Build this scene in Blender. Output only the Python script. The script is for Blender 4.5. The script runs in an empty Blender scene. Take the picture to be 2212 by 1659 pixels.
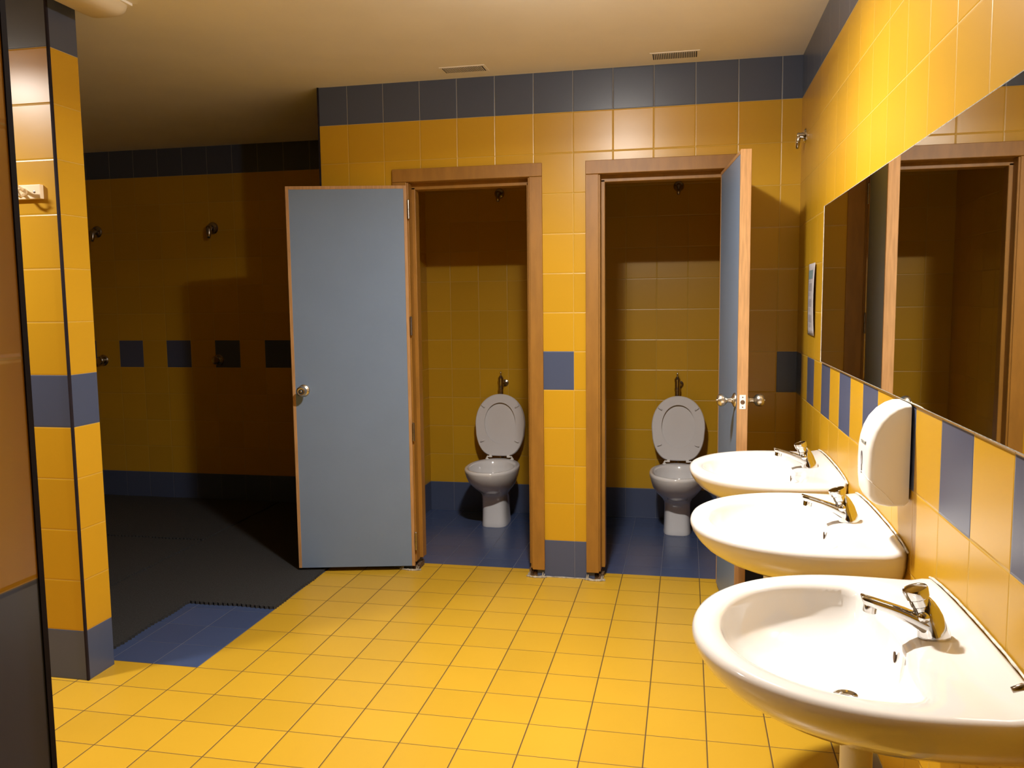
import bpy, bmesh, math, random
from mathutils import Vector, Matrix
random.seed(7)
C = bpy.context.scene.collection
SC = bpy.context.scene
PI = math.pi
R = math.radians

# ------------------------------------------------------------------ camera, view, world, lamps
cam = bpy.data.cameras.new('camera'); co = bpy.data.objects.new('camera', cam); C.objects.link(co)
SC.camera = co
F_PX = 1797.14
cam.sensor_fit = 'HORIZONTAL'; cam.sensor_width = 36.0; cam.lens = 36.0*F_PX/2212.0
cam.clip_start = 0.02
yaw, pit, rol = 0.20725, -0.09812, -0.01154
fwd = Vector((-math.sin(yaw)*math.cos(pit), math.cos(yaw)*math.cos(pit), math.sin(pit)))
rt = Vector((math.cos(yaw), math.sin(yaw), 0)); up = rt.cross(fwd)
r2 = rt*math.cos(rol)+up*math.sin(rol); u2 = -rt*math.sin(rol)+up*math.cos(rol)
M = Matrix((r2, u2, -fwd)).transposed().to_4x4(); M.translation = Vector((-0.5269, -4.2474, 1.4558))
co.matrix_world = M

vs = SC.view_settings
vs.view_transform = 'Standard'; vs.look = 'None'; vs.gamma = 1.0; vs.use_curve_mapping = False
vs.exposure = 0.0
w = bpy.data.worlds.new('world'); SC.world = w; w.use_nodes = True
w.node_tree.nodes['Background'].inputs[0].default_value = (0.0, 0.0, 0.0, 1)
w.node_tree.nodes['Background'].inputs[1].default_value = 0.0

LAMP1 = (-0.955, -1.66, 2.535); P1 = 65.0; COL1 = (1.0, 0.95, 0.895); SPILL1 = .46
LAMP2 = (-3.62, -2.32, 2.50); P2 = 40.0; SPILL2 = .12; COL2 = (1.0, 0.945, 0.885)

H = 2.60      # ceiling height
T = 0.2       # tile pitch

# ------------------------------------------------------------------ node helpers
class NT:
    def __init__(s, mat):
        mat.use_nodes = True; s.t = mat.node_tree; s.n = s.t.nodes; s.l = s.t.links
        s.b = s.n['Principled BSDF']
    def m(s, op, a, b=None, c=None):
        nd = s.n.new('ShaderNodeMath'); nd.operation = op
        for i, v in enumerate((a, b, c)):
            if v is None: continue
            if isinstance(v, (int, float)): nd.inputs[i].default_value = v
            else: s.l.new(v, nd.inputs[i])
        return nd.outputs[0]
    def mix(s, f, a, b):
        nd = s.n.new('ShaderNodeMix'); nd.data_type = 'RGBA'
        if isinstance(f, (int, float)): nd.inputs[0].default_value = f
        else: s.l.new(f, nd.inputs[0])
        for i, v in ((6, a), (7, b)):
            if isinstance(v, tuple): nd.inputs[i].default_value = (*v[:3], 1)
            else: s.l.new(v, nd.inputs[i])
        return nd.outputs[2]
    def smooth(s, v, lo, hi, a=0.0, b=1.0):
        nd = s.n.new('ShaderNodeMapRange'); nd.interpolation_type = 'SMOOTHSTEP'
        s.l.new(v, nd.inputs[0])
        for i, x in ((1, lo), (2, hi), (3, a), (4, b)): nd.inputs[i].default_value = x
        return nd.outputs[0]
    def noise(s, vec, scale, detail=3, rough=.5):
        nd = s.n.new('ShaderNodeTexNoise'); nd.inputs['Scale'].default_value = scale
        nd.inputs['Detail'].default_value = detail; nd.inputs['Roughness'].default_value = rough
        if vec is not None: s.l.new(vec, nd.inputs['Vector'])
        return nd.outputs[0]
    def obj(s):
        return s.n.new('ShaderNodeTexCoord').outputs['Object']
    def bump(s, h, strength, dist):
        nd = s.n.new('ShaderNodeBump'); nd.inputs['Strength'].default_value = strength
        nd.inputs['Distance'].default_value = dist; s.l.new(h, nd.inputs['Height'])
        s.l.new(nd.outputs[0], s.b.inputs['Normal'])

def plain(name, col, rough=.4, metal=0., coat=0., spec=.5, var=0.0, scale=8, bump=0.0, bscale=60, stretch=None):
    m = bpy.data.materials.new(name); t = NT(m)
    t.b.inputs['Roughness'].default_value = rough; t.b.inputs['Metallic'].default_value = metal
    t.b.inputs['Specular IOR Level'].default_value = spec
    t.b.inputs['Coat Weight'].default_value = coat; t.b.inputs['Coat Roughness'].default_value = .05
    vec = t.obj()
    if stretch:
        mp = t.n.new('ShaderNodeMapping'); mp.inputs['Scale'].default_value = stretch
        t.l.new(vec, mp.inputs[0]); vec = mp.outputs[0]
    nz = t.noise(vec, scale, 4)
    d = tuple(c*(1-var) for c in col); e = tuple(min(1, c*(1+var)) for c in col)
    t.l.new(t.mix(t.smooth(nz, .3, .7), d, e), t.b.inputs['Base Color'])
    if bump: t.bump(t.noise(vec, bscale, 3), bump, .002)
    return m

YEL = (0.55, 0.303, 0.014); BLU = (0.064, 0.083, 0.148); BTOP = (0.068, 0.081, 0.118)
def tile_wall(name, x0=0.0, y0=0.0, z0=0.0, accent='none', grout=(0.52, 0.36, 0.10), rough=.30, blue=BLU, yel=YEL):
    """20 cm wall tiles: blue foot row, blue top row, accent row between 1.0 and 1.2 m."""
    m = bpy.data.materials.new(name); t = NT(m)
    sp = t.n.new('ShaderNodeSeparateXYZ'); t.l.new(t.obj(), sp.inputs[0])
    g = t.n.new('ShaderNodeNewGeometry'); sn = t.n.new('ShaderNodeSeparateXYZ'); t.l.new(g.outputs['True Normal'], sn.inputs[0])
    isx = t.m('GREATER_THAN', t.m('ABSOLUTE', sn.outputs[0]), .5)
    ux = t.m('DIVIDE', t.m('SUBTRACT', sp.outputs[0], x0), T)
    uy = t.m('DIVIDE', t.m('SUBTRACT', sp.outputs[1], y0), T)
    u = t.m('ADD', t.m('MULTIPLY', ux, t.m('SUBTRACT', 1.0, isx)), t.m('MULTIPLY', uy, isx))
    v = t.m('DIVIDE', t.m('SUBTRACT', sp.outputs[2], z0), T)
    def edge(a):
        f = t.m('FRACT', a); return t.m('MULTIPLY', t.m('MINIMUM', f, t.m('SUBTRACT', 1.0, f)), T)
    d = t.m('MINIMUM', edge(u), edge(v))
    tile = t.smooth(d, .0004, .0013)
    iu, iv = t.m('FLOOR', u), t.m('FLOOR', v)
    foot = t.m('LESS_THAN', iv, .5)
    top = t.m('GREATER_THAN', iv, 11.5)
    row = t.m('MULTIPLY', t.m('GREATER_THAN', iv, 4.5), t.m('LESS_THAN', iv, 5.5))
    if accent == 'all': ac = row
    elif accent == 'none': ac = t.m('MULTIPLY', row, 0.0)
    else:
        par = t.m('FLOORED_MODULO', iu, 2.0)
        if accent == 'even': par = t.m('SUBTRACT', 1.0, par)
        ac = t.m('MULTIPLY', row, t.m('GREATER_THAN', par, .5))
    isb = t.m('MINIMUM', t.m('ADD', t.m('ADD', foot, top), ac), 1.0)
    cmb = t.n.new('ShaderNodeCombineXYZ'); t.l.new(iu, cmb.inputs[0]); t.l.new(iv, cmb.inputs[1])
    wn = t.n.new('ShaderNodeTexWhiteNoise'); wn.noise_dimensions = '2D'; t.l.new(cmb.outputs[0], wn.inputs['Vector'])
    ycol = t.mix(wn.outputs[0], tuple(c*.94 for c in yel), tuple(min(1, c*1.04) for c in yel))
    bcol = t.mix(top, t.mix(wn.outputs[0], tuple(c*.93 for c in blue), tuple(c*1.06 for c in blue)), BTOP)
    col = t.mix(tile, t.mix(isb, grout, t.mix(top, (.17, .17, .19), (.42, .38, .30))), t.mix(isb, ycol, bcol))
    t.l.new(col, t.b.inputs['Base Color'])
    t.l.new(t.m('ADD', t.m('MULTIPLY', tile, rough-.7), .7), t.b.inputs['Roughness'])
    t.b.inputs['Specular IOR Level'].default_value = .5
    cush = t.smooth(d, .0006, .0050)
    wav = t.noise(t.obj(), 14, 2)
    t.bump(t.m('ADD', cush, t.m('MULTIPLY', wav, .10)), .55, .0016)
    return m

def tile_floor(name, a, gcol, x0=-.650, y0=-.1417, rough=.33, gw=.0016, pitch=.2003, var=.07):
    m = bpy.data.materials.new(name); t = NT(m)
    sp = t.n.new('ShaderNodeSeparateXYZ'); t.l.new(t.obj(), sp.inputs[0])
    u = t.m('DIVIDE', t.m('SUBTRACT', sp.outputs[0], x0), pitch)
    v = t.m('DIVIDE', t.m('SUBTRACT', sp.outputs[1], y0), pitch)
    def edge(q):
        f = t.m('FRACT', q); return t.m('MULTIPLY', t.m('MINIMUM', f, t.m('SUBTRACT', 1.0, f)), pitch)
    eu, ev = edge(u), edge(v)
    # the joints running away from the door are wider and dirtier than the cross joints
    d = t.m('MINIMUM', eu, t.m('ADD', ev, .0005))
    tile = t.smooth(d, gw*.55, gw*1.5)
    cmb = t.n.new('ShaderNodeCombineXYZ'); t.l.new(t.m('FLOOR', u), cmb.inputs[0]); t.l.new(t.m('FLOOR', v), cmb.inputs[1])
    wn = t.n.new('ShaderNodeTexWhiteNoise'); wn.noise_dimensions = '2D'; t.l.new(cmb.outputs[0], wn.inputs['Vector'])
    col = t.mix(wn.outputs[0], tuple(c*(1-var) for c in a), tuple(min(1, c*(1+var*.4)) for c in a))
    dirt = t.smooth(t.noise(t.obj(), 2.3, 5, .6), .45, .8)
    col = t.mix(t.m('MULTIPLY', dirt, .12), col, tuple(c*.6 for c in a))
    t.l.new(t.mix(tile, gcol, col), t.b.inputs['Base Color'])
    t.l.new(t.m('ADD', t.m('MULTIPLY', tile, rough-.75), .75), t.b.inputs['Roughness'])
    t.bump(t.m('ADD', t.smooth(d, gw*.4, gw*3.2), t.m('MULTIPLY', t.noise(t.obj(), 20, 2), .08)), .5, .0016)
    return m

MAT = {}
MAT['wall_back'] = tile_wall('stall_wall_tiles', x0=-.093, y0=0, accent='even')
MAT['wall_right'] = tile_wall('right_wall_tiles', x0=0, y0=-.17, accent='even')
MAT['wall_post'] = tile_wall('post_tiles', x0=-2.806-.2, y0=-1.53, accent='all')
MAT['wall_rear'] = tile_wall('rear_tiles', x0=-1.92, y0=.0, accent='none')
MAT['wall_shower'] = tile_wall('shower_tiles', x0=-3.53, y0=.0, accent='even')
MAT['wall_near'] = tile_wall('near_wall_tiles', x0=0, y0=-3.61, z0=.012, accent='all')
MAT['floor_y'] = tile_floor('yellow_floor_tiles', (0.57, 0.335, 0.024), (0.085, 0.045, 0.012), gw=.0020)
MAT['floor_b'] = tile_floor('blue_floor_tiles', (0.050, 0.076, 0.165), (0.15, 0.16, 0.20), gw=.0008, rough=.25)
MAT['ceiling'] = plain('ceiling_paint', (0.86, 0.82, 0.75), .85, var=.02, scale=3, bump=.15, bscale=40)
MAT['trim_dark'] = plain('dark_metal_trim', (0.016, 0.012, 0.018), .75, spec=.15, var=.2)
MAT['ceramic'] = plain('white_ceramic', (0.86, 0.84, 0.81), .10, coat=.5, var=.01)
MAT['pan'] = plain('toilet_ceramic', (0.72, 0.71, 0.71), .12, coat=.5, var=.01)
MAT['seat'] = plain('seat_plastic', (0.66, 0.64, 0.64), .28, var=.01)
MAT['chrome'] = plain('chrome', (0.62, 0.62, 0.62), .07, metal=1, var=.02)
MAT['dull'] = plain('dull_chrome', (0.42, 0.38, 0.33), .25, metal=1, var=.12, scale=40)
MAT['brushed'] = plain('brushed_steel', (0.62, 0.58, 0.50), .3, metal=1, var=.05)
MAT['laminate'] = plain('blue_grey_laminate', (0.165, 0.228, 0.335), .42, var=.02, scale=5, bump=.12, bscale=300)
MAT['edge_wood'] = plain('light_wood_edging', (0.43, 0.235, 0.095), .5, var=.14, scale=14, stretch=(8, 8, .6))
MAT['frame_wood'] = plain('brown_door_frame', (0.30, 0.138, 0.020), .45, var=.10, scale=6, stretch=(5, 5, 1))
MAT['rot'] = plain('rotten_wood', (0.10, 0.055, 0.025), .9, var=.5, scale=60, bump=.8, bscale=90)
MAT['plaster'] = plain('crumbling_plaster', (0.34, 0.30, 0.23), .9, var=.35, scale=50, bump=.8, bscale=80)
MAT['rubber'] = plain('black_rubber', (0.021, 0.021, 0.021), .85, var=.45, scale=160, bump=1.0, bscale=180)
MAT['plastic'] = plain('cream_plastic', (0.84, 0.81, 0.75), .3, var=.01)
MAT['beige'] = plain('beige_plastic', (0.72, 0.62, 0.44), .4, var=.03)
MAT['dark'] = plain('dark_void', (0.012, 0.012, 0.014), .8, var=.1)
MAT['vent'] = plain('vent_slots', (0.045, 0.05, 0.065), .7, var=.1)
MAT['smoke'] = plain('smoked_window', (0.10, 0.08, 0.10), .15, var=.1)
MAT['paper'] = plain('paper', (0.46, 0.42, 0.42), .8, var=.02)
MAT['ink'] = plain('grey_ink', (0.32, 0.29, 0.30), .8, var=.35, scale=240)
MAT['teal'] = plain('teal_ink', (0.16, 0.24, 0.24), .8, var=.1, scale=90)
MAT['cream_wood'] = plain('cream_painted_wood', (0.85, 0.72, 0.52), .4, var=.03)
MAT['hook'] = plain('beige_hook', (0.75, 0.60, 0.38), .35, var=.03)
MAT['silicone'] = plain('old_silicone', (0.70, 0.66, 0.58), .5, var=.25, scale=60, bump=.4, bscale=70)
MAT['mirror_edge'] = plain('mirror_edge', (0.35, 0.36, 0.33), .35, var=.3, scale=90)
mm = bpy.data.materials.new('mirror_silver'); tt = NT(mm)
tt.b.inputs['Metallic'].default_value = 1; tt.b.inputs['Roughness'].default_value = .012
tt.b.inputs['Base Color'].default_value = (.70, .69, .64, 1); MAT['mirror'] = mm

# ------------------------------------------------------------------ mesh helpers
def obj(name, bm, mat, parent=None, smooth=False, bevel=0, seg=2, sub=0, auto=None):
    me = bpy.data.meshes.new(name); bmesh.ops.recalc_face_normals(bm, faces=bm.faces[:])
    bm.to_mesh(me); bm.free()
    mats = mat if isinstance(mat, list) else [mat]
    for x in mats: me.materials.append(MAT[x])
    o = bpy.data.objects.new(name, me); C.objects.link(o)
    if parent: o.parent = parent
    if smooth:
        for p in me.polygons: p.use_smooth = True
    if bevel:
        b = o.modifiers.new('bevel', 'BEVEL'); b.width = bevel; b.segments = seg; b.limit_method = 'ANGLE'; b.angle_limit = R(35)
        b.harden_normals = False
    if sub:
        s = o.modifiers.new('subd', 'SUBSURF'); s.levels = sub; s.render_levels = sub
    if auto:
        me.set_sharp_from_angle(angle=R(auto))
    return o
def box(bm, x0, x1, y0, y1, z0, z1, mi=0):
    v = [bm.verts.new(p) for p in ((x0,y0,z0),(x1,y0,z0),(x1,y1,z0),(x0,y1,z0),(x0,y0,z1),(x1,y0,z1),(x1,y1,z1),(x0,y1,z1))]
    for f in ((0,3,2,1),(4,5,6,7),(0,1,5,4),(1,2,6,5),(2,3,7,6),(3,0,4,7)):
        fc = bm.faces.new([v[i] for i in f]); fc.material_index = mi
    return v
def B(*a):
    bm = bmesh.new(); box(bm, *a); return bm
def frame_axes(d):
    d = Vector(d).normalized(); a = Vector((0,0,1)) if abs(d.z) < .9 else Vector((1,0,0))
    x = d.cross(a).normalized(); y = d.cross(x).normalized(); return x, y, d
def lathe(bm, prof, o=(0,0,0), axis=(0,0,1), n=28, cap=True):
    """prof: (radius, height) pairs along axis from o"""
    x, y, d = frame_axes(axis); o = Vector(o); rings = []
    for r, h in prof:
        rings.append([bm.verts.new(o+d*h+(x*math.cos(2*PI*i/n)+y*math.sin(2*PI*i/n))*max(r, 1e-5)) for i in range(n)])
    for a, b in zip(rings, rings[1:]):
        for i in range(n): bm.faces.new((a[i], a[(i+1)%n], b[(i+1)%n], b[i]))
    if cap:
        bm.faces.new(rings[0]); bm.faces.new(rings[-1])
    return rings
def tube(bm, pts, rad, n=14, flat=1.0):
    pts = [Vector(p) for p in pts]; rings = []
    if not isinstance(rad, (list, tuple)): rad = [rad]*len(pts)
    for i, p in enumerate(pts):
        d = (pts[min(i+1, len(pts)-1)]-pts[max(i-1, 0)]); x, y, d = frame_axes(d)
        rings.append([bm.verts.new(p+x*math.cos(2*PI*k/n)*rad[i]+y*math.sin(2*PI*k/n)*rad[i]*flat) for k in range(n)])
    for a, b in zip(rings, rings[1:]):
        for i in range(n): bm.faces.new((a[i], a[(i+1)%n], b[(i+1)%n], b[i]))
    bm.faces.new(rings[0]); bm.faces.new(rings[-1])
def loft(bm, rings, cap0=True, cap1=True):
    vr = [[bm.verts.new(p) for p in r] for r in rings]; n = len(vr[0])
    for a, b in zip(vr, vr[1:]):
        for i in range(n): bm.faces.new((a[i], a[(i+1)%n], b[(i+1)%n], b[i]))
    if cap0: bm.faces.new(vr[0])
    if cap1: bm.faces.new(vr[-1])
    return vr
def tag(o, label, cat=None, group=None, kind=None):
    o['label'] = label
    if cat: o['category'] = cat
    if group: o['group'] = group
    if kind: o['kind'] = kind
    return o
def thing(name, label, cat, loc=(0,0,0), rotz=0, group=None, kind=None):
    o = bpy.data.objects.new(name, None); C.objects.link(o); o.empty_display_size = .05
    o.location = loc; o.rotation_euler = (0,0,rotz)
    return tag(o, label, cat, group, kind)
def dup(root, loc, rotz, label, group=None):
    r = root.copy(); C.objects.link(r); r.location = loc; r.rotation_euler = (0,0,rotz); r['label'] = label
    if group: r['group'] = group
    for ch in list(root.children):
        c = ch.copy(); C.objects.link(c); c.parent = r
        for g in ch.children:
            d = g.copy(); C.objects.link(d); d.parent = c
    return r

# ------------------------------------------------------------------ the room
XL, YN, YF = -5.7, -8.6, 1.31
WL = -2.455                  # free end of the stall wall
# floor: yellow for the wash area, blue in showers and stalls
bm = bmesh.new()
def quad(bm, x0, x1, y0, y1, z, mi):
    f = bm.faces.new([bm.verts.new(p) for p in ((x0,y0,z),(x1,y0,z),(x1,y1,z),(x0,y1,z))]); f.material_index = mi
FB = .112
quad(bm, XL, .15, YN-.1, -1.343, 0, 0); quad(bm, -2.452, .15, -1.343, FB, 0, 0)
quad(bm, XL, -2.452, -1.343, YF+.1, 0, 1); quad(bm, -2.452, .15, FB, YF+.1, 0, 1)
tag(obj('floor', bm, ['floor_y', 'floor_b']), 'yellow square tiled floor, blue in the stalls and the shower room', 'floor', kind='structure')
tag(obj('ceiling', B(XL-.1, .15, YN-.1, YF+.1, H, H+.08), 'ceiling'), 'plain off-white painted ceiling', 'ceiling', kind='structure')
tag(obj('wall_right', B(0, .15, YN, YF, 0, H), 'wall_right'), 'yellow tiled wall with blue striped row behind the washbasins', 'wall', kind='structure')
tag(obj('wall_rear', B(-2.29, 0, YF, YF+.1, 0, H), 'wall_rear'), 'yellow tiled wall at the back of the toilet stalls', 'wall', kind='structure')
tag(obj('wall_shower', B(XL, -2.29, YF, YF+.1, 0, H), 'wall_shower'), 'dark shower room wall with a row of blue squares', 'wall', kind='structure')
tag(obj('wall_left', B(XL-.1, XL, YN, YF, 0, H), 'wall_rear'), 'far left tiled wall of the changing area', 'wall', kind='structure')
tag(obj('wall_front', B(XL, 0, YN-.1, YN, 0, H), 'wall_rear'), 'tiled wall behind the photographer', 'wall', kind='structure')
# stall front wall with two door openings
O1 = (-1.992, -1.292); O2 = (-.988, -.288); OT = 2.115
bm = bmesh.new()
for x0, x1, z0 in ((WL, O1[0], 0), (O1[1], O2[0], 0), (O2[1], 0, 0), (O1[0], O1[1], OT), (O2[0], O2[1], OT)):
    box(bm, x0, x1, 0, .105, z0, H)
bmesh.ops.remove_doubles(bm, verts=bm.verts[:], dist=1e-5)
tag(obj('wall_back', bm, 'wall_back'), 'yellow tiled stall front wall with dark blue top row', 'wall', kind='structure')
tag(obj('wall_partition', B(WL, -2.29, .105, YF, 0, H), 'wall_rear'), 'tiled wall between shower room and first stall', 'wall', kind='structure')
tag(obj('wall_divider', B(-1.20, -1.08, .105, YF, 0, H), 'wall_rear'), 'tiled wall between the two toilet stalls', 'wall', kind='structure')
tag(obj('wall_post', B(XL, -2.806, -1.528, -1.378, 0, H), 'wall_post'), 'lit yellow tiled wall end with blue bands, left of the shower opening', 'wall', kind='structure')
tag(obj('wall_near', B(-1.24, -1.10, YN, -3.616, 0, H), 'wall_near'), 'dim close tiled wall edge at the far left of the view', 'wall', kind='structure')
# dark corner trims
tag(obj('trim_1', B(-2.8135, -2.8035, -1.5305, -1.5205, 0, H), 'trim_dark', bevel=.002), 'dark strip on the corner of the tiled wall end', 'trim', kind='structure')
tag(obj('trim_2', B(WL-.006, WL+.003, -.004, .012, 0, H), 'trim_dark'), 'dark strip on the free end of the stall front wall', 'trim', kind='structure')
tag(obj('trim_3', B(-1.103, -1.0985, -3.6185, -3.6125, 0, H), 'trim_dark'), 'dark strip on the end of the close left wall', 'trim', kind='structure')

# ------------------------------------------------------------------ doors and frames
FT = 2.155
def door_frame(name, xo0, xo1, label):
    """casing + stepped jambs; bottoms stop short of the floor"""
    bm = bmesh.new()
    c0, c1 = xo0+.078, xo1-.066       # inner edge of casing
    if name == 'trim_5': c0, c1 = xo0+.066, xo1-.078
    zb = .040
    def side(o, i, s, zb):
        a, b = sorted((o, i)); box(bm, a, b, -.016, -.0005, zb, FT-.068)          # casing
        a, b = sorted((i-s*.006, i+s*.008)); box(bm, a, b, -.009, .050, zb+.006, FT-.070)     # jamb
        a, b = sorted((i-s*.006, i+s*.026)); box(bm, a, b, .051, .112, zb+.012, FT-.088)    # stop
    side(xo0, c0, 1, zb); side(xo1, c1, -1, zb)
    box(bm, xo0, xo1, -.016, -.0005, FT-.067, FT)
    box(bm, c0-.006, c1+.006, -.009, .050, FT-.0685, FT-.057+.0)
    box(bm, c0+.0, c1-.0, .051, .125, FT-.100, FT-.060)
    o = obj(name, bm, 'frame_wood', bevel=.0025)
    tag(o, label, 'door frame', kind='structure')
    # rotten stubs and crumbled plaster where the jambs stop short of the floor
    for k, (a, b) in enumerate(((xo0+.004, c0+.02), (c1-.02, xo1-.004))):
        bm = bmesh.new()
        for j in range(7):
            x = a+(b-a)*(j+.5)/7; h = .018+.022*random.random(); d = .004*random.random()
            box(bm, x-.006, x+.006, .002+d, .09, 0.0, h)
        obj('rotten_stub', bm, 'rot', o)
        bm = bmesh.new(); pts = []
        n = 15
        for j in range(n+1):
            x = a-.012+(b-a+.024)*j/n
            pts.append((x, -.012-.014*math.sin(PI*j/n)+.004*(random.random()-.5), .003))
        tube(bm, pts, [.004+.005*random.random() for _ in pts], n=7)
        # a few upstanding flakes
        for j in (1, 2, 12, 13):
            p = pts[j]; tube(bm, [(p[0], p[1], 0), (p[0]+.004, p[1]+.006, .018+.012*random.random())], [.005, .002], n=5)
        obj('crumbled_plaster', bm, 'plaster', o)
    if name == 'trim_4':
        bm = bmesh.new(); pts = []
        for j in range(13): pts.append((-1.245+.209*j/12, -.004+.003*random.random(), .001))
        tube(bm, pts, [.0035+.0025*random.random() for _ in pts], n=6)
        obj('crumbled_plaster', bm, 'plaster', o)
    return c0, c1
f1 = door_frame('trim_4', -2.049, -1.251, 'brown wooden door frame of the left stall')
f2 = door_frame('trim_5', -1.030, -.232, 'brown wooden door frame of the right stall')

LW, LT, ZB, ZT = .632, .044, .026, 2.070
def knob(parent, x, y, z, s, thumb):
    bm = bmesh.new()
    lathe(bm, [(.032,0),(.032,.003),(.028,.008),(.018,.012),(.012,.016),(.0105,.030),(.013,.036),(.021,.041),(.0265,.050),(.0275,.060),(.025,.069),(.019,.075),(.0175,.0745)]
          , (x, y, z), (0, s, 0), 32)
    k = obj('door_knob', bm, 'brushed', parent, smooth=True, auto=40)
    bm = bmesh.new()
    if thumb:
        lathe(bm, [(.0125,.0742),(.0125,.0755),(.0115,.0757)], (x,y,z), (0,s,0), 24)
        obj('keyhole_recess', bm, 'dark', k, smooth=False)
        bm = bmesh.new(); lathe(bm, [(.006,.0745),(.006,.0775),(.005,.078)], (x,y,z), (0,s,0), 20)
        obj('lock_button', bm, 'brushed', k)
    else:
        lathe(bm, [(.0045,.0742),(.0045,.080),(.0035,.081)], (x,y,z), (0,s,0), 16); obj('lock_button', bm, 'brushed', k)
def door(n, hinge, rot, label):
    """leaf in local space: hinge side at x=0, free edge at x=-LW; y=0 is the face seen (front), y=LT the other"""
    r = thing('door_%d' % n, label, 'door', hinge, rot, kind='structure')
    e = .017
    bm = B(-LW+e*.3, -e*.3, .0012, LT-.0012, ZB+.001, ZT-e*.3)
    obj('door_panel', bm, 'laminate', r)
    bm = bmesh.new()
    box(bm, -LW, -LW+e, 0, LT, ZB, ZT); box(bm, -e, 0, 0, LT, ZB, ZT); box(bm, -LW+e, -e, 0, LT, ZT-e, ZT)
    obj('wood_edging', bm, 'edge_wood', r, bevel=.0012, seg=1)
    return r
# left stall door, swung far round to the left so its inner face looks at us
ang1 = math.atan2(-.155+.012, 2.58-1.972)      # leaf direction is -x rotated
d1 = door(1, (-1.968, -.022, 0), R(13.2), 'blue-grey left stall door with wooden edging, opened wide to the left')
def hinges(parent, x, y, zs, sub=True):
    for z in zs:
        bm = bmesh.new()
        lathe(bm, [(.0065,-.048),(.0065,-.0015),(.0055,-.001),(.0055,.001),(.0065,.0015),(.0065,.048),(.003,.052)], (x, y, z), (0,0,1), 14)
        obj('hinge', bm, 'dull', parent)
hinges(d1, .008, -.004, (1.945, 1.335, .766, .165))
knob(d1, -LW+.062, 0.0, 1.0, -1, True)
knob(d1, -LW+.062, LT, 1.0, 1, False)
bm = bmesh.new(); box(bm, -LW-.001, -LW+.001, LT/2-.011, LT/2+.011, .972, 1.030); obj('latch_plate', bm, 'brushed', d1)
# right stall door, open a little past square; its thin free edge faces us. Built mirrored: hinge on the right jamb
d2 = door(2, (-.327, -.005, 0), R(95.1), 'blue-grey right stall door with wooden edging, standing open towards us, seen edge-on')
hinges(d2, .006, -.003, (1.945, 1.335, .766, .165))
knob(d2, -LW+.062, 0.0, 1.026, -1, False)
knob(d2, -LW+.062, LT, 1.026, 1, False)
bm = bmesh.new(); box(bm, -LW-.0012, -LW+.001, LT/2-.0125, LT/2+.0125, .995, 1.055)
lp = obj('latch_plate', bm, 'plastic', d2)
bm = bmesh.new()
for z, rr in ((1.045, .0028), (1.024, .0095), (1.003, .0028)):
    lathe(bm, [(rr, 0), (rr, .0006)], (-LW-.0012, LT/2, z), (-1,0,0), 18)
obj('latch_hole', bm, 'rot', lp)

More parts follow.
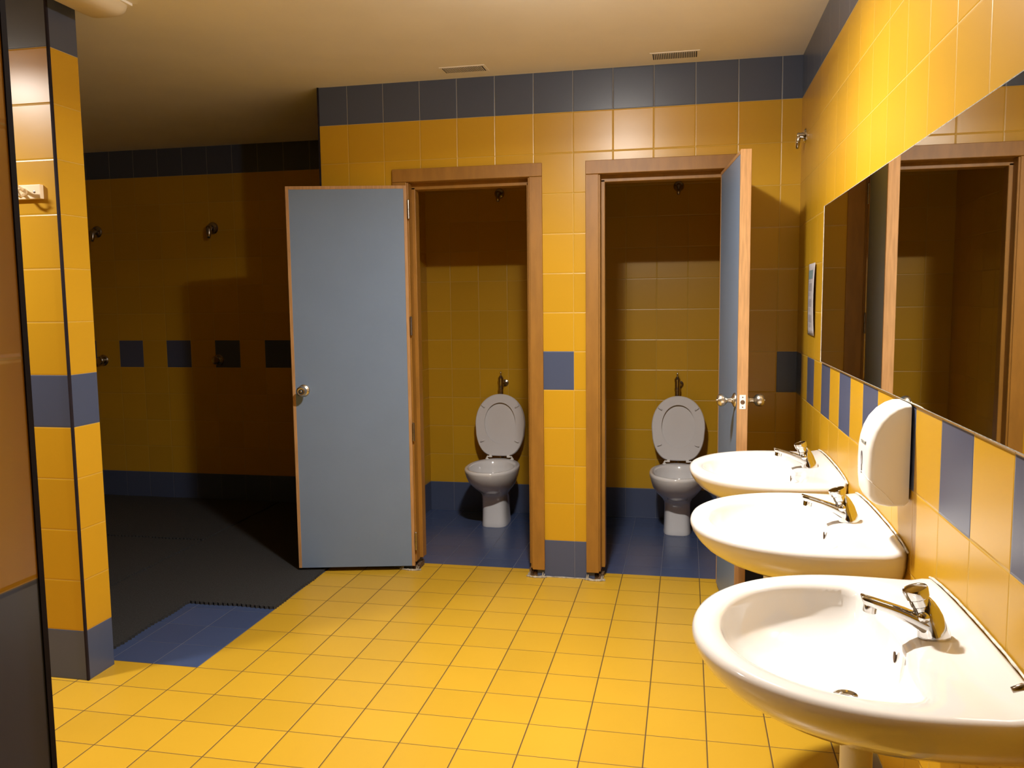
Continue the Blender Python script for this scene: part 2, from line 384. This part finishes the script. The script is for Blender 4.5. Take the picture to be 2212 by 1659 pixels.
# ------------------------------------------------------------------ toilets
def egg(cy0, cy1, hw, n=48, p=2.2, back=.75, z=0):
    """closed outline; local y=-front ... ; cy0 front, cy1 back"""
    pts = []; my = cy0+(cy1-cy0)*.48
    for i in range(n):
        t = 2*PI*i/n; c, s = math.cos(t), math.sin(t)
        x = hw*math.copysign(abs(c)**(2/p), c)
        if s < 0: y = my+(my-cy0)*math.copysign(abs(s)**(2/p), s)
        else:
            y = my+(cy1-my)*math.copysign(abs(s)**(2/2.8), s); x *= 1-(1-back)*(s**1.5)
        pts.append((x, y, z))
    return pts
def make_toilet(label, loc, rz):
    """local origin on the floor under the valve at the rear wall, front towards -y"""
    t = thing('toilet', label, 'toilet', loc, rz, 'toilets in the stalls')
    bm = bmesh.new()
    secs = [(0,-.408,-.105,.086),(.012,-.410,-.100,.087),(.03,-.408,-.110,.084),(.10,-.406,-.130,.082),(.17,-.405,-.140,.081),(.200,-.408,-.140,.083),(.212,-.425,-.140,.090),
            (.235,-.470,-.135,.106),(.27,-.535,-.130,.132),(.31,-.592,-.125,.153),(.35,-.628,-.120,.165),(.385,-.648,-.118,.172),(.397,-.650,-.118,.172),(.404,-.645,-.122,.168),(.405,-.635,-.13,.16)]
    rings = [egg(a, b, h, z=z, p=3.6 if z < .205 else (2.9 if z < .22 else 2.2)) for z, a, b, h in secs]
    for z, a, b, h in ((.404,-.618,-.225,.143),(.398,-.612,-.230,.138),(.37,-.612,-.235,.138),(.33,-.60,-.25,.125),(.28,-.56,-.27,.10),(.24,-.50,-.30,.07),(.225,-.45,-.33,.04)):
        rings.append(egg(a, b, h, z=z, back=.9))
    loft(bm, rings)
    obj('pan', bm, 'pan', t, smooth=True, auto=60)
    bm = bmesh.new()                                     # water in the bowl
    bm.faces.new([bm.verts.new(p) for p in egg(-.50, -.30, .068, z=.245, back=.9)])
    obj('water', bm, 'smoke', t)
    # lid and seat raised together, hinged at the back of the pan
    def plate(th, hole, y0):
        bm = bmesh.new(); n = 64
        def outl(k, top=.418):
            pts = []
            for i in range(n):
                a = 2*PI*i/n; c, s = math.cos(a), math.sin(a)
                if s > 0: zz = .215+(top-.215)*abs(s)**(2/2.1); x = .170*math.copysign(abs(c)**(2/2.1), c)
                else:
                    dn = abs(s)**(2/4.4); zz = .215-.215*dn; x = math.copysign(abs(c)**(2/4.4), c)*(.170-.046*dn**1.9)
                pts.append((x*k, zz if k == 1 else .209+(zz-.209)*k))
            return pts
        o = outl(1); oi = outl(.975)
        if hole:
            inn = []
            for i in range(n):
                a = 2*PI*i/n; inn.append((.106*math.copysign(abs(math.cos(a))**.95, math.cos(a)), .222+.138*math.sin(a)))
            rs = [[(x, y0+th, z) for x, z in oi], [(x, y0+th*.5, z) for x, z in o], [(x, y0, z) for x, z in oi],
                  [(x*1.0, y0, z) for x, z in inn], [(x, y0+th, z) for x, z in inn]]
            vr = [[bm.verts.new(p) for p in r] for r in rs]
            for a, b in zip(vr, vr[1:]+vr[:1]):
                for i in range(n): bm.faces.new((a[i], a[(i+1)%n], b[(i+1)%n], b[i]))
        else:
            loft(bm, [[(x, y0+th, z) for x, z in oi], [(x, y0+th*.5, z) for x, z in o], [(x, y0, z) for x, z in oi]])
        return bm
    tilt = Matrix.Translation((0, -.165, .425)) @ Matrix.Rotation(R(-7.5), 4, 'X')
    def put(bm): bmesh.ops.transform(bm, matrix=tilt, verts=bm.verts[:]); return bm
    obj('lid', put(plate(.012, False, .020)), 'seat', t, smooth=True, auto=35)
    st = obj('seat', put(plate(.014, True, 0)), 'seat', t, smooth=True, auto=35)
    for s in (-1, 1):
        for z, x, aa in ((.335, .116, 35), (.100, .118, -22)):
            bm = bmesh.new()
            a = R(aa); c, q = math.cos(a)*.014, math.sin(a)*.014
            tube(bm, [(s*(x-c), -.003, z-q), (s*(x-c*.9), -.004, z-q*.9), (s*(x+c*.9), -.004, z+q*.9), (s*(x+c), -.003, z+q)], [.003, .0055, .0055, .003], n=10)
            obj('bumper', put(bm), 'seat', st, smooth=True)
    for s in (-1, 1):
        bm = bmesh.new()
        tube(bm, [(s*.086, -.160, .400), (s*.086, -.162, .418)], .0055, n=10)
        tube(bm, [(s*.086, -.160, .420), (s*.060, -.160, .420)], .005, n=10)
        box(bm, s*.060-.009, s*.060+.009, -.167, -.153, .416, .432)
        lathe(bm, [(.012, 0), (.012, .004), (.008, .007)], (s*.086, -.160, .402), (0,0,1), 16)
        obj('seat_hinge', bm, 'plastic', t)
    return t
t1 = make_toilet('white toilet with raised seat in the left stall', (-1.757, YF, 0), R(1.2))
t2 = dup(t1, (-.574, YF, 0), R(0.0), 'white toilet with raised seat in the right stall')
def make_valve(label, loc):
    t = thing('flush_valve', label, 'flush valve', loc, 0, 'flush valves')
    bm = bmesh.new()
    lathe(bm, [(.0165,-.50),(.0165,-.03),(.019,-.028),(.019,-.01),(.0165,-.006),(.0175,.03),(.0195,.035),(.0195,.050),(.014,.058),(.0085,.066)], (0,-.052,0), (0,0,1), 20)
    obj('pipe', bm, 'dull', t, smooth=True, auto=30)
    bm = bmesh.new(); lathe(bm, [(.006,.060),(.004,.072),(.0055,.078),(.004,.092),(.002,.094)], (0,-.052,0), (0,0,1), 14)
    obj('push_knob', bm, 'dull', t, smooth=True)
    bm = bmesh.new(); lathe(bm, [(.024,0),(.023,.006),(.012,.011),(.010,.034)], (.020,0,.012), (0,-1,0), 24)
    tube(bm, [(.020,-.034,.012), (.012,-.045,.013), (0,-.052,.014)], .010, n=12)
    obj('wall_flange', bm, 'dull', t, smooth=True, auto=30)
    return t
v1 = make_valve('chrome flush valve above the left stall toilet', (-1.762, YF, .893))
v2 = dup(v1, (-.582, YF, .893), 0, 'chrome flush valve above the right stall toilet')
v2.children[2].matrix_local = Matrix.Translation((-.004, 0, 0)) if v2.children[2].name.startswith('wall_flange') else v2.children[2].matrix_local

# ------------------------------------------------------------------ shower heads and push valves
def make_head(label, loc, rz=0, group='short shower heads high on the walls', r=.034):
    t = thing('fixed_shower', label, 'shower head', loc, rz, group)
    bm = bmesh.new(); lathe(bm, [(r,0),(r,.004),(r*.85,.012),(.016,.016),(.014,.030),(.015,.048),(.012,.056)], (0,0,0), (0,-1,0), 26)
    obj('wall_flange', bm, 'dull', t, smooth=True, auto=30)
    bm = bmesh.new(); tube(bm, [(0,-.040,.006), (.0,-.046,-.012), (0,-.050,-.038), (0,-.053,-.058)], [.014, .0155, .014, .009], n=14)
    obj('nozzle', bm, 'dull', t, smooth=True)
    return t
h1 = make_head('dark shower head high on the back wall of the left stall', (-1.766, YF, 2.182))
h2 = dup(h1, (-.584, YF, 2.185), 0, 'dark shower head high on the back wall of the right stall')
h3 = dup(h1, (-3.905, YF, 2.015), 0, 'shower head on the dark shower room wall, nearer the open stall door')
h4 = dup(h1, (-4.865, YF, 2.015), 0, 'shower head on the dark shower room wall, beside the tiled wall end')
h3.scale = h4.scale = (1.3, 1.15, 1.3)
h5 = dup(h1, (0, -.145, 2.200), R(-90), 'shiny shower head high on the right wall near the corner')
h5.scale = (1.0, .70, 1.0)
for c in h5.children:
    me = c.data.copy(); c.data = me; me.materials[0] = MAT['chrome']
def make_push(label, loc):
    t = thing('shower_push_valve', label, 'shower valve', loc, 0, 'round shower push valves')
    bm = bmesh.new(); lathe(bm, [(.036,0),(.036,.004),(.032,.010),(.020,.014),(.020,.030)], (0,0,0), (0,-1,0), 28)
    obj('wall_flange', bm, 'dull', t, smooth=True, auto=30)
    bm = bmesh.new(); lathe(bm, [(.024,.026),(.026,.030),(.026,.046),(.022,.052),(.012,.055)], (0,0,0), (0,-1,0), 28)
    obj('push_button', bm, 'dull', t, smooth=True, auto=30)
    return t
p1 = make_push('round shower push valve at a blue square under the shower head nearer the open door', (-3.905, YF, 1.055))
p2 = dup(p1, (-4.875, YF, 1.05), 0, 'round shower push valve beside the tiled wall end')
p1.scale = p2.scale = (1.2, 1, 1.2)

# ------------------------------------------------------------------ washbasins
NA = 120
def ray_poly(poly, o, a):
    d = (math.cos(a), math.sin(a)); best = 0
    n = len(poly)
    for i in range(n):
        x1, y1 = poly[i][0]-o[0], poly[i][1]-o[1]; x2, y2 = poly[(i+1)%n][0]-o[0], poly[(i+1)%n][1]-o[1]
        ex, ey = x2-x1, y2-y1; den = d[0]*ey-d[1]*ex
        if abs(den) < 1e-12: continue
        t = (x1*ey-y1*ex)/den; s = (x1*d[1]-y1*d[0])/den
        if t > 0 and -1e-6 <= s <= 1+1e-6: best = max(best, t)
    return best
def outer_poly():
    p = [(0, .318), (-.05, .327), (-.10, .332), (-.15, .335)]
    for i in range(0, 61):
        a = PI*i/60; p.append((-.18-.330*abs(math.sin(a))**.98, .335*math.copysign(abs(math.cos(a))**.98, math.cos(a))))
    p += [(-.15, -.335), (-.10, -.332), (-.05, -.327), (0, -.318)]
    return p
def basin_poly():
    raw = []
    for i in range(0, 61):
        a = PI*i/60; raw.append((-.215-.240*math.sin(a)**.95, .262*math.copysign(abs(math.cos(a))**1.0, math.cos(a))))
    # rounded back corners
    back = []
    for i in range(0, 13):
        a = (PI/2)*i/12; back.append((-.195+.040*math.sin(a), -.262+.040+ -.040*math.cos(a)+0))
    b2 = [(x, -y) for x, y in reversed(back)]
    mid = [(-.150, -.12), (-.138, -.06), (-.136, 0), (-.138, .06), (-.150, .12)]
    return raw+back+mid+b2
OUT, BAS = outer_poly(), basin_poly()
CO = (-.22, 0)
ANG = [2*PI*i/NA for i in range(NA)]
RO = [ray_poly(OUT, CO, a) for a in ANG]; RB = [ray_poly(BAS, CO, a) for a in ANG]
def outer_pt(i, inset=0, sx=1, sy=1):
    r = RO[i]-inset; x, y = CO[0]+r*math.cos(ANG[i]), r*math.sin(ANG[i])
    if CO[0]+RO[i]*math.cos(ANG[i]) > -.004: x = 0 if inset == 0 else min(-.0, x+inset*0)
    return (min(0, x)*sx, y*sy)
def make_basin_mesh():
    bm = bmesh.new(); rings = []
    prof = [(.690,.30,.22),(.693,.42,.34),(.700,.56,.47),(.712,.68,.60),(.728,.785,.72),(.746,.868,.815),(.766,.928,.895),(.786,.965,.95),(.804,.988,.982),(.822,1,1)]
    for z, sx, sy in prof:
        rings.append([(*outer_pt(i, 0, sx, sy), z) for i in range(NA)])
    for ins, z in ((.0015, .831), (.006, .8380), (.013, .8412), (.022, .842)):
        rings.append([(*outer_pt(i, ins), z) for i in range(NA)])
    # the rim rolls softly into the bowl; behind the bowl it widens into the tap ledge
    for f, z in ((.25, .8418), (.5, .8405), (.72, .8380), (.88, .8345), (1, .8285)):
        rg = []
        for i in range(NA):
            ra, rb = RO[i]-.022, RB[i]
            r = ra+(min(rb, ra)-ra)*f
            rg.append((CO[0]+r*math.cos(ANG[i]), r*math.sin(ANG[i]), z))
        rings.append(rg)
    dr = (-.225, 0)
    for s, z in ((.985,.817),(.955,.799),(.90,.777),(.81,.757),(.68,.740),(.50,.727),(.30,.718),(.15,.713),(.09,.710)):
        rg = []
        for i in range(NA):
            x, y = CO[0]+RB[i]*math.cos(ANG[i]), RB[i]*math.sin(ANG[i])
            rg.append((dr[0]+(x-dr[0])*s, dr[1]+(y-dr[1])*s, z))
        rings.append(rg)
    # gentle raised back against the wall
    out = []
    for r in rings:
        rr = []
        for x, y, z in r:
            if z > .82 and x > -.05:
                k = max(0, min(1, (x+.05)/.05)); k = k*k*(3-2*k)
                z += .026*k*math.sqrt(max(0, 1-(y/.335)**2))
            rr.append((x, y, z))
        out.append(rr)
    loft(bm, out)
    return bm
def make_basin(label, y):
    t = thing('washbasin', label, 'washbasin', (-.002, y, 0), 0, 'wall-hung washbasins')
    obj('basin', make_basin_mesh(), 'ceramic', t, smooth=True)
    bm = bmesh.new(); lathe(bm, [(.0,0),(.019,0),(.0225,.0015),(.0235,.004),(.020,.0052),(.014,.004),(.012,.002),(.0,.002)], (-.225,0,.7105), (0,0,1), 28, cap=False)
    obj('drain', bm, 'chrome', t, smooth=True, auto=30)
    bm = bmesh.new()
    lathe(bm, [(.0105, 0), (.0105, .0025)], (0, 0, 0), (1,0,0), 22)
    bmesh.ops.scale(bm, vec=(1, .62, 1), verts=bm.verts[:]); bmesh.ops.translate(bm, vec=(-.1445, .0, .795), verts=bm.verts[:])
    obj('overflow_hole', bm, 'rot', t)
    bm = bmesh.new()
    tube(bm, [(-.205,0,.700), (-.205,0,.664)], [.034, .034], n=24)
    tube(bm, [(-.205,0,.668), (-.205,0,.655)], [.040, .040], n=24); tube(bm, [(-.205,0,.660), (-.205,0,.36)], .029, n=24)
    tube(bm, [(-.205,0,.40), (-.205,0,.36), (-.19,0,.335), (-.15,0,.33), (-.11,0,.345), (-.10,0,.38), (-.10,0,.43), (-.085,0,.455), (-.05,0,.46), (.004,0,.46)], .020, n=18)
    obj('waste_trap', bm, 'plastic', t, smooth=True, auto=50)
    bm = bmesh.new()                                   # silicone bead along the wall
    pts = []
    for i in range(25):
        yy = -.316+.632*i/24; pts.append((-.002, yy, .8395+.0265*math.sqrt(max(0, 1-(yy/.335)**2))+.0015*random.random()))
    tube(bm, pts, [.0020+.0012*random.random() for _ in pts], n=8)
    obj('sealant_bead', bm, 'silicone', t, smooth=True)
    return t
YS = (-2.655, -1.840, -1.075)
s1 = make_basin('nearest white washbasin, cut by the right edge of the view', YS[0])
def make_faucet(par):
    # body: ellipse sections leaning towards the basin, fin-like back
    bm = bmesh.new(); rings = []; n = 28
    secs = [(0,.000,.0285,.0260),(.004,.000,.0285,.0260),(.010,-.001,.0280,.0245),(.020,-.004,.0275,.0220),(.032,-.009,.0265,.0200),(.044,-.011,.0240,.0185),(.056,-.012,.0180,.0165),(.066,-.013,.0120,.0135),(.074,-.014,.0050,.0080)]
    for z, cx, rx, ry in secs:
        rings.append([(cx+rx*math.cos(2*PI*i/n), ry*math.sin(2*PI*i/n), z) for i in range(n)])
    loft(bm, rings); t = obj('faucet', bm, 'chrome', par, smooth=True, auto=50); t.location = (-.078, -.003, .8390); t['label'] = 'chrome push faucet'
    # spout: rectangular-ish beam rising away from the body, with downturned aerator
    bm = bmesh.new(); rings = []
    for x, z, hy, hz in ((-.004,.014,.022,.017),(-.020,.023,.0190,.0185),(-.045,.036,.0160,.0148),(-.075,.0490,.0140,.0105),(-.105,.0585,.0135,.0095),(-.1225,.0635,.0135,.0090),(-.1255,.0645,.0115,.0065)):
        rg = []
        for i in range(20):
            a = 2*PI*i/20; c, s = math.cos(a), math.sin(a)
            rg.append((x-math.copysign(abs(s)**.55, s)*hz*.28, hy*math.copysign(abs(c)**.55, c), z+math.copysign(abs(s)**.55, s)*hz))
        rings.append(rg)
    loft(bm, rings); obj('spout', bm, 'chrome', t, smooth=True, auto=50)
    bm = bmesh.new(); lathe(bm, [(.0120,0),(.0125,.004),(.0125,.019),(.0105,.021),(.0095,.015)], (-.109,0,.060), (-.12,0,-1), 22)
    obj('aerator', bm, 'chrome', t, smooth=True, auto=40)
    bm = bmesh.new()
    ax = (-.34, 0, 1)
    lathe(bm, [(.014,0),(.0155,.008),(.0145,.014),(.0145,.019),(.0165,.021),(.0180,.034),(.0205,.036),(.0225,.050),(.0215,.0535),(.0205,.0525),(.010,.053)], (-.019,0,.040), ax, 26)
    obj('push_button', bm, 'chrome', t, smooth=True, auto=30)
    bm = bmesh.new(); bmesh.ops.create_uvsphere(bm, u_segments=20, v_segments=12, radius=.0125)
    bmesh.ops.translate(bm, vec=(-.022, -.010, .040), verts=bm.verts[:])
    obj('collar', bm, 'chrome', t, smooth=True)
    return t
make_faucet(s1)
s2 = dup(s1, (-.002, YS[1], 0), 0, 'middle white washbasin below the wall dispenser')
s3 = dup(s1, (-.002, YS[2], 0), 0, 'farthest white washbasin, nearest the right stall')
# second fitting at the very right edge on the nearest basin rim
tsd = thing('soap_pump', 'dark chrome fitting at the right edge on the nearest washbasin', 'soap dispenser', (-.022, -2.955, .838))
bm = bmesh.new(); lathe(bm, [(.014,0),(.014,.006),(.008,.010),(.007,.040),(.012,.044),(.012,.054),(.006,.058)], (0,0,0), (0,0,1), 20)
obj('pump_head', bm, 'dull', tsd, smooth=True, auto=40)
bm = bmesh.new(); tube(bm, [(0,0,.048), (-.02,0,.050), (-.034,0,.044)], [.006, .0055, .0045], n=12); obj('nozzle', bm, 'dull', tsd, smooth=True)

# ------------------------------------------------------------------ dispenser on the wall
td = thing('soap_dispenser', 'white rounded plastic dispenser on the wall above the middle washbasin', 'dispenser', (-.001, -2.085, .955))
prof = [(0,.012),(-.010,.003),(-.05,.000),(-.078,.004),(-.092,.012),(-.100,.026),(-.104,.06),(-.105,.10),(-.104,.135),(-.100,.160),(-.092,.185),(-.079,.208),(-.060,.228),(-.038,.242),(-.018,.249),(0,.250)]
def disp_rings(hw):
    rings = []
    n = 11
    cx, cz = 0, .125
    for k in range(n+1):
        a = PI*k/n; yy = -hw*math.cos(a) if False else None
    ys = []
    steps = [(-hw, .78), (-hw*.985, .86), (-hw*.93, .935), (-hw*.82, .975), (-hw*.6, .995), (0, 1), (hw*.6, .995), (hw*.82, .975), (hw*.93, .935), (hw*.985, .86), (hw, .78)]
    for y, s in steps:
        dx = .105*(1-s)*.9; rg = []
        for x, z in prof:
            xx = x*(1-(1-s)*.9); zz = cz+(z-cz)*(1-(1-s)*.32)
            rg.append((xx, y, zz))
        rings.append(rg)
    return rings
bm = bmesh.new(); loft(bm, disp_rings(.068)); bmesh.ops.scale(bm, vec=(.90,1,1), verts=bm.verts[:]); bmesh.ops.translate(bm, vec=(-.005,0,0), verts=bm.verts[:]); obj('dispenser_cover', bm, 'plastic', td, smooth=True, auto=60)
bm = bmesh.new()
box(bm, -.012, 0, -.050, .060, .018, .235); obj('back_plate', bm, 'smoke', td)
bm = bmesh.new(); n = 24          # inspection window on the front
fr = [bm.verts.new((-.1004, .000+.010*math.cos(2*PI*i/n)*(1 if math.sin(2*PI*i/n) > 0 else .6), .098+.028*math.sin(2*PI*i/n))) for i in range(n)]
bm.faces.new(fr); ex = bmesh.ops.extrude_face_region(bm, geom=bm.faces[:]); bmesh.ops.translate(bm, vec=(.004,0,0), verts=[v for v in ex['geom'] if isinstance(v, bmesh.types.BMVert)])
obj('inspection_window', bm, 'smoke', td)
bm = bmesh.new()
tube(bm, [(x*.90-.005, y, z) for x, y, z in ((-.1040,.045,.078), (-.1052,.0,.076), (-.1048,-.042,.073), (-.1020,-.056,.069), (-.0990,-.0632,.065), (-.0915,-.0672,.060), (-.084,-.0684,.053), (-.062,-.0684,.036), (-.040,-.0684,.014), (-.036,-.0684,.009))], .0011, n=6)
obj('cover_seam', bm, 'ceramic', td)
bm = bmesh.new()
for k, (a, b) in enumerate(((.150, .1535), (.1475, .1485))):
    box(bm, -.0992, -.0955, -.030, .016, a, b)
obj('embossed_mark', bm, 'mirror_edge', td)

# ------------------------------------------------------------------ mirror, paper notice
tm = thing('wall_mirror', 'long frameless mirror on the right wall above the washbasins', 'mirror', (0, 0, 0))
Y0, Y1, Z0, Z1 = -3.35, -.800, 1.208, 1.812
obj('mirror_glass', B(-.0090, -.0080, Y0+.002, Y1-.002, Z0+.002, Z1-.002), 'mirror', tm)
obj('mirror_edge', B(-.0088, -.0010, Y0, Y1, Z0, Z1), 'mirror_edge', tm)
obj('edge_tape', B(-.0095, 0, Y1, Y1+.008, Z0, Z1), 'silicone', tm)
tp = thing('paper_notice', 'white paper notice taped to the wall beside the mirror', 'notice', (0, -.477, 1.300))
def sheet_x(y, z): return -.003-.010*(z/.305)*(1-z/.305)*2.2*(0.35+.65*((-y+.105)/.21)) - .004*((-y+.105)/.21)
bm = bmesh.new(); gr = []
for i in range(9):
    gr.append([bm.verts.new((sheet_x(-.105+.21*i/8, .305*j/14), -.105+.21*i/8, .305*j/14)) for j in range(15)])
for i in range(8):
    for j in range(14): bm.faces.new((gr[i][j], gr[i+1][j], gr[i+1][j+1], gr[i][j+1]))
po = obj('sheet', bm, 'paper', tp, smooth=True)
sm = po.modifiers.new('solid', 'SOLIDIFY'); sm.thickness = .0004
def print_patch(bm, y0, y1, z0, z1):
    for a in range(4):
        for b in range(4):
            ya, yb = y0+(y1-y0)*a/4, y0+(y1-y0)*(a+1)/4; za, zb = z0+(z1-z0)*b/4, z0+(z1-z0)*(b+1)/4
            bm.faces.new([bm.verts.new((sheet_x(y, z)-.0007, y, z)) for y, z in ((ya,za),(yb,za),(yb,zb),(ya,zb))])
bm = bmesh.new(); print_patch(bm, -.055, .080, .240, .277); obj('header_picture', bm, 'teal', tp)
bm = bmesh.new()
print_patch(bm, .0, .08, .2300, .2318)
for zt in (.222, .155, .088):
    for k in range(3):
        print_patch(bm, -.040+.040*k, -.008+.040*k, zt-.034, zt)
    for k in range(4):
        L = .075+.03*random.random(); print_patch(bm, .082-L, .082, zt-.0415-.0042*k, zt-.0402-.0042*k)
obj('printed_text', bm, 'ink', tp)

# ------------------------------------------------------------------ coat rack on the wall end
tc = thing('coat_rack', 'cream coat rail with hooks on the lit tiled wall end', 'coat rack', (0, -1.5285, 1.882))
obj('rail', B(-3.75, -2.864, -.018, 0, -.026, .026), 'cream_wood', tc, bevel=.002)
for k in range(5):
    x = -2.905-.19*k
    bm = bmesh.new()
    tube(bm, [(x-.03,-.017,-.006), (x-.02,-.045,-.020), (x-.012,-.062,-.016), (x-.006,-.070,.006)], [.007,.006,.006,.0075], n=10)
    tube(bm, [(x-.03,-.017,.006), (x-.025,-.060,.018), (x-.022,-.085,.034)], [.007,.006,.008], n=10)
    lathe(bm, [(.016,0),(.016,.004),(.011,.007)], (x-.03,-.018,0), (0,-1,0), 18)
    hk = obj('hook', bm, 'hook', tc, smooth=True, auto=40)
    bm = bmesh.new(); lathe(bm, [(.0042,0),(.0042,.0015),(.002,.002)], (x+.016,-.018,-.001), (0,-1,0), 14); obj('screw', bm, 'dull', tc)

# ------------------------------------------------------------------ rubber mats in the shower room
def mat_obj(label, corners, z=0.0):
    bm = bmesh.new(); pts = []; st = .012
    for (ax, ay), (bx, by) in zip(corners, corners[1:]+corners[:1]):
        L = math.hypot(bx-ax, by-ay); n = max(2, int(L/st)); nx, ny = (by-ay)/L, -(bx-ax)/L
        for i in range(n):
            f = i/n; o = (.003 if i % 2 else -.006)+.003*(random.random()-.5)+.004*math.sin(f*L*19)-.002
            pts.append((ax+(bx-ax)*f+nx*o, ay+(by-ay)*f+ny*o))
    top = [bm.verts.new((x, y, z+.013)) for x, y in pts]; bot = [bm.verts.new((x, y, z)) for x, y in pts]
    bm.faces.new(top); bm.faces.new(list(reversed(bot))); n = len(pts)
    for i in range(n): bm.faces.new((bot[i], bot[(i+1)%n], top[(i+1)%n], top[i]))
    return tag(obj('rubber_mat', bm, 'rubber'), label, 'mat', 'black shower mats')
mat_obj('black rubber shower mat beside the yellow floor, cut out around bare blue tiles', [(-3.438,-1.250),(-2.905,-1.250),(-2.905,-.695),(-2.450,-.695),(-2.450,1.290),(-3.438,1.290)])
mat_obj('black rubber mat on the left of the shower room, nearer half', [(-5.45,-1.25),(-3.450,-1.25),(-3.450,.276),(-5.45,.276)])
mat_obj('black rubber mat on the left of the shower room, along the back wall', [(-5.45,.290),(-3.450,.290),(-3.450,1.29),(-5.45,1.29)])

# ------------------------------------------------------------------ ceiling fittings
def vent(label, x0, x1, y0, y1):
    t = thing('ceiling_vent', label, 'vent', ((x0+x1)/2, (y0+y1)/2, H), 0, 'slotted ceiling vents')
    hx, hy = (x1-x0)/2, (y1-y0)/2
    obj('vent_opening', B(-hx, hx, -hy, hy, -.0030, .0005), 'vent', t)
    bm = bmesh.new()
    m = .012
    for a in ((-hx-m, hx+m, -hy-m, -hy), (-hx-m, hx+m, hy, hy+m), (-hx-m, -hx, -hy, hy), (hx, hx+m, -hy, hy)): box(bm, *a, -.0022, .0)
    obj('frame', bm, 'ceiling', t)
    bm = bmesh.new(); n = 25
    for i in range(1, n):
        x = -hx+2*hx*i/n; box(bm, x-.0016, x+.0016, -hy, hy, -.0040, -.0005)
    obj('slats', bm, 'ceiling', t)
    return t
vent('slotted ceiling vent above the left stall door', -1.712, -1.508, -.196, -.112)
vent('slotted ceiling vent above the right stall door', -.694, -.490, -.186, -.094)
tb = thing('batten_light', 'unlit beige batten light on the ceiling by the tiled wall end', 'ceiling light', (-2.685, -1.33, H))
bm = bmesh.new(); rings = []
for y, s in ((.0, .55), (-.012, .80), (-.04, .96), (-.08, 1), (-.62, 1), (-.66, .96), (-.69, .8), (-.70, .55)):
    rg = []
    for i in range(13):
        a = PI*i/12; rg.append((.082*math.copysign(abs(math.cos(a))**.6, math.cos(a))*(1-(1-s)*.35), y, -.062*abs(math.sin(a))**.6*s))
    rings.append(rg)
loft(bm, rings); obj('diffuser', bm, 'beige', tb, smooth=True, auto=60)
obj('base_plate', B(-.088, .088, -.705, .005, -.010, -.0005), 'ceiling', tb)

def lamp(label, loc, power, col, spill, size):
    t = thing('ceiling_lamp', label, 'ceiling light', (loc[0], loc[1], H), 0, 'lit ceiling lamps')
    bm = bmesh.new(); lathe(bm, [(.060,0),(.060,.012),(.030,.022),(.022,.030)], (0,0,0), (0,0,-1), 28); obj('lamp_base', bm, 'plastic', t, smooth=True, auto=30)
    L = bpy.data.lights.new('bulb', 'AREA'); L.shape = 'ELLIPSE'; L.size = size; L.size_y = size*.24+.02*(size > .25); L.spread = R(163); L.energy = power; L.color = col
    lo = bpy.data.objects.new('bulb', L); C.objects.link(lo); lo.parent = t; lo.location = (0, 0, loc[2]-H)
    L = bpy.data.lights.new('bulb_spill', 'POINT'); L.energy = power*spill; L.color = col; L.shadow_soft_size = .025  # added point light: sideways spill and glow on ceiling and upper walls
    lo = bpy.data.objects.new('bulb_spill', L); C.objects.link(lo); lo.parent = t; lo.location = (0, 0, loc[2]-H+.004)
lamp('lit ceiling lamp in front of the stalls, just above the view', LAMP1, P1, COL1, SPILL1, .20)
lamp('lit ceiling lamp of the changing area on the left, out of view', LAMP2, P2, COL2, SPILL2, .30)
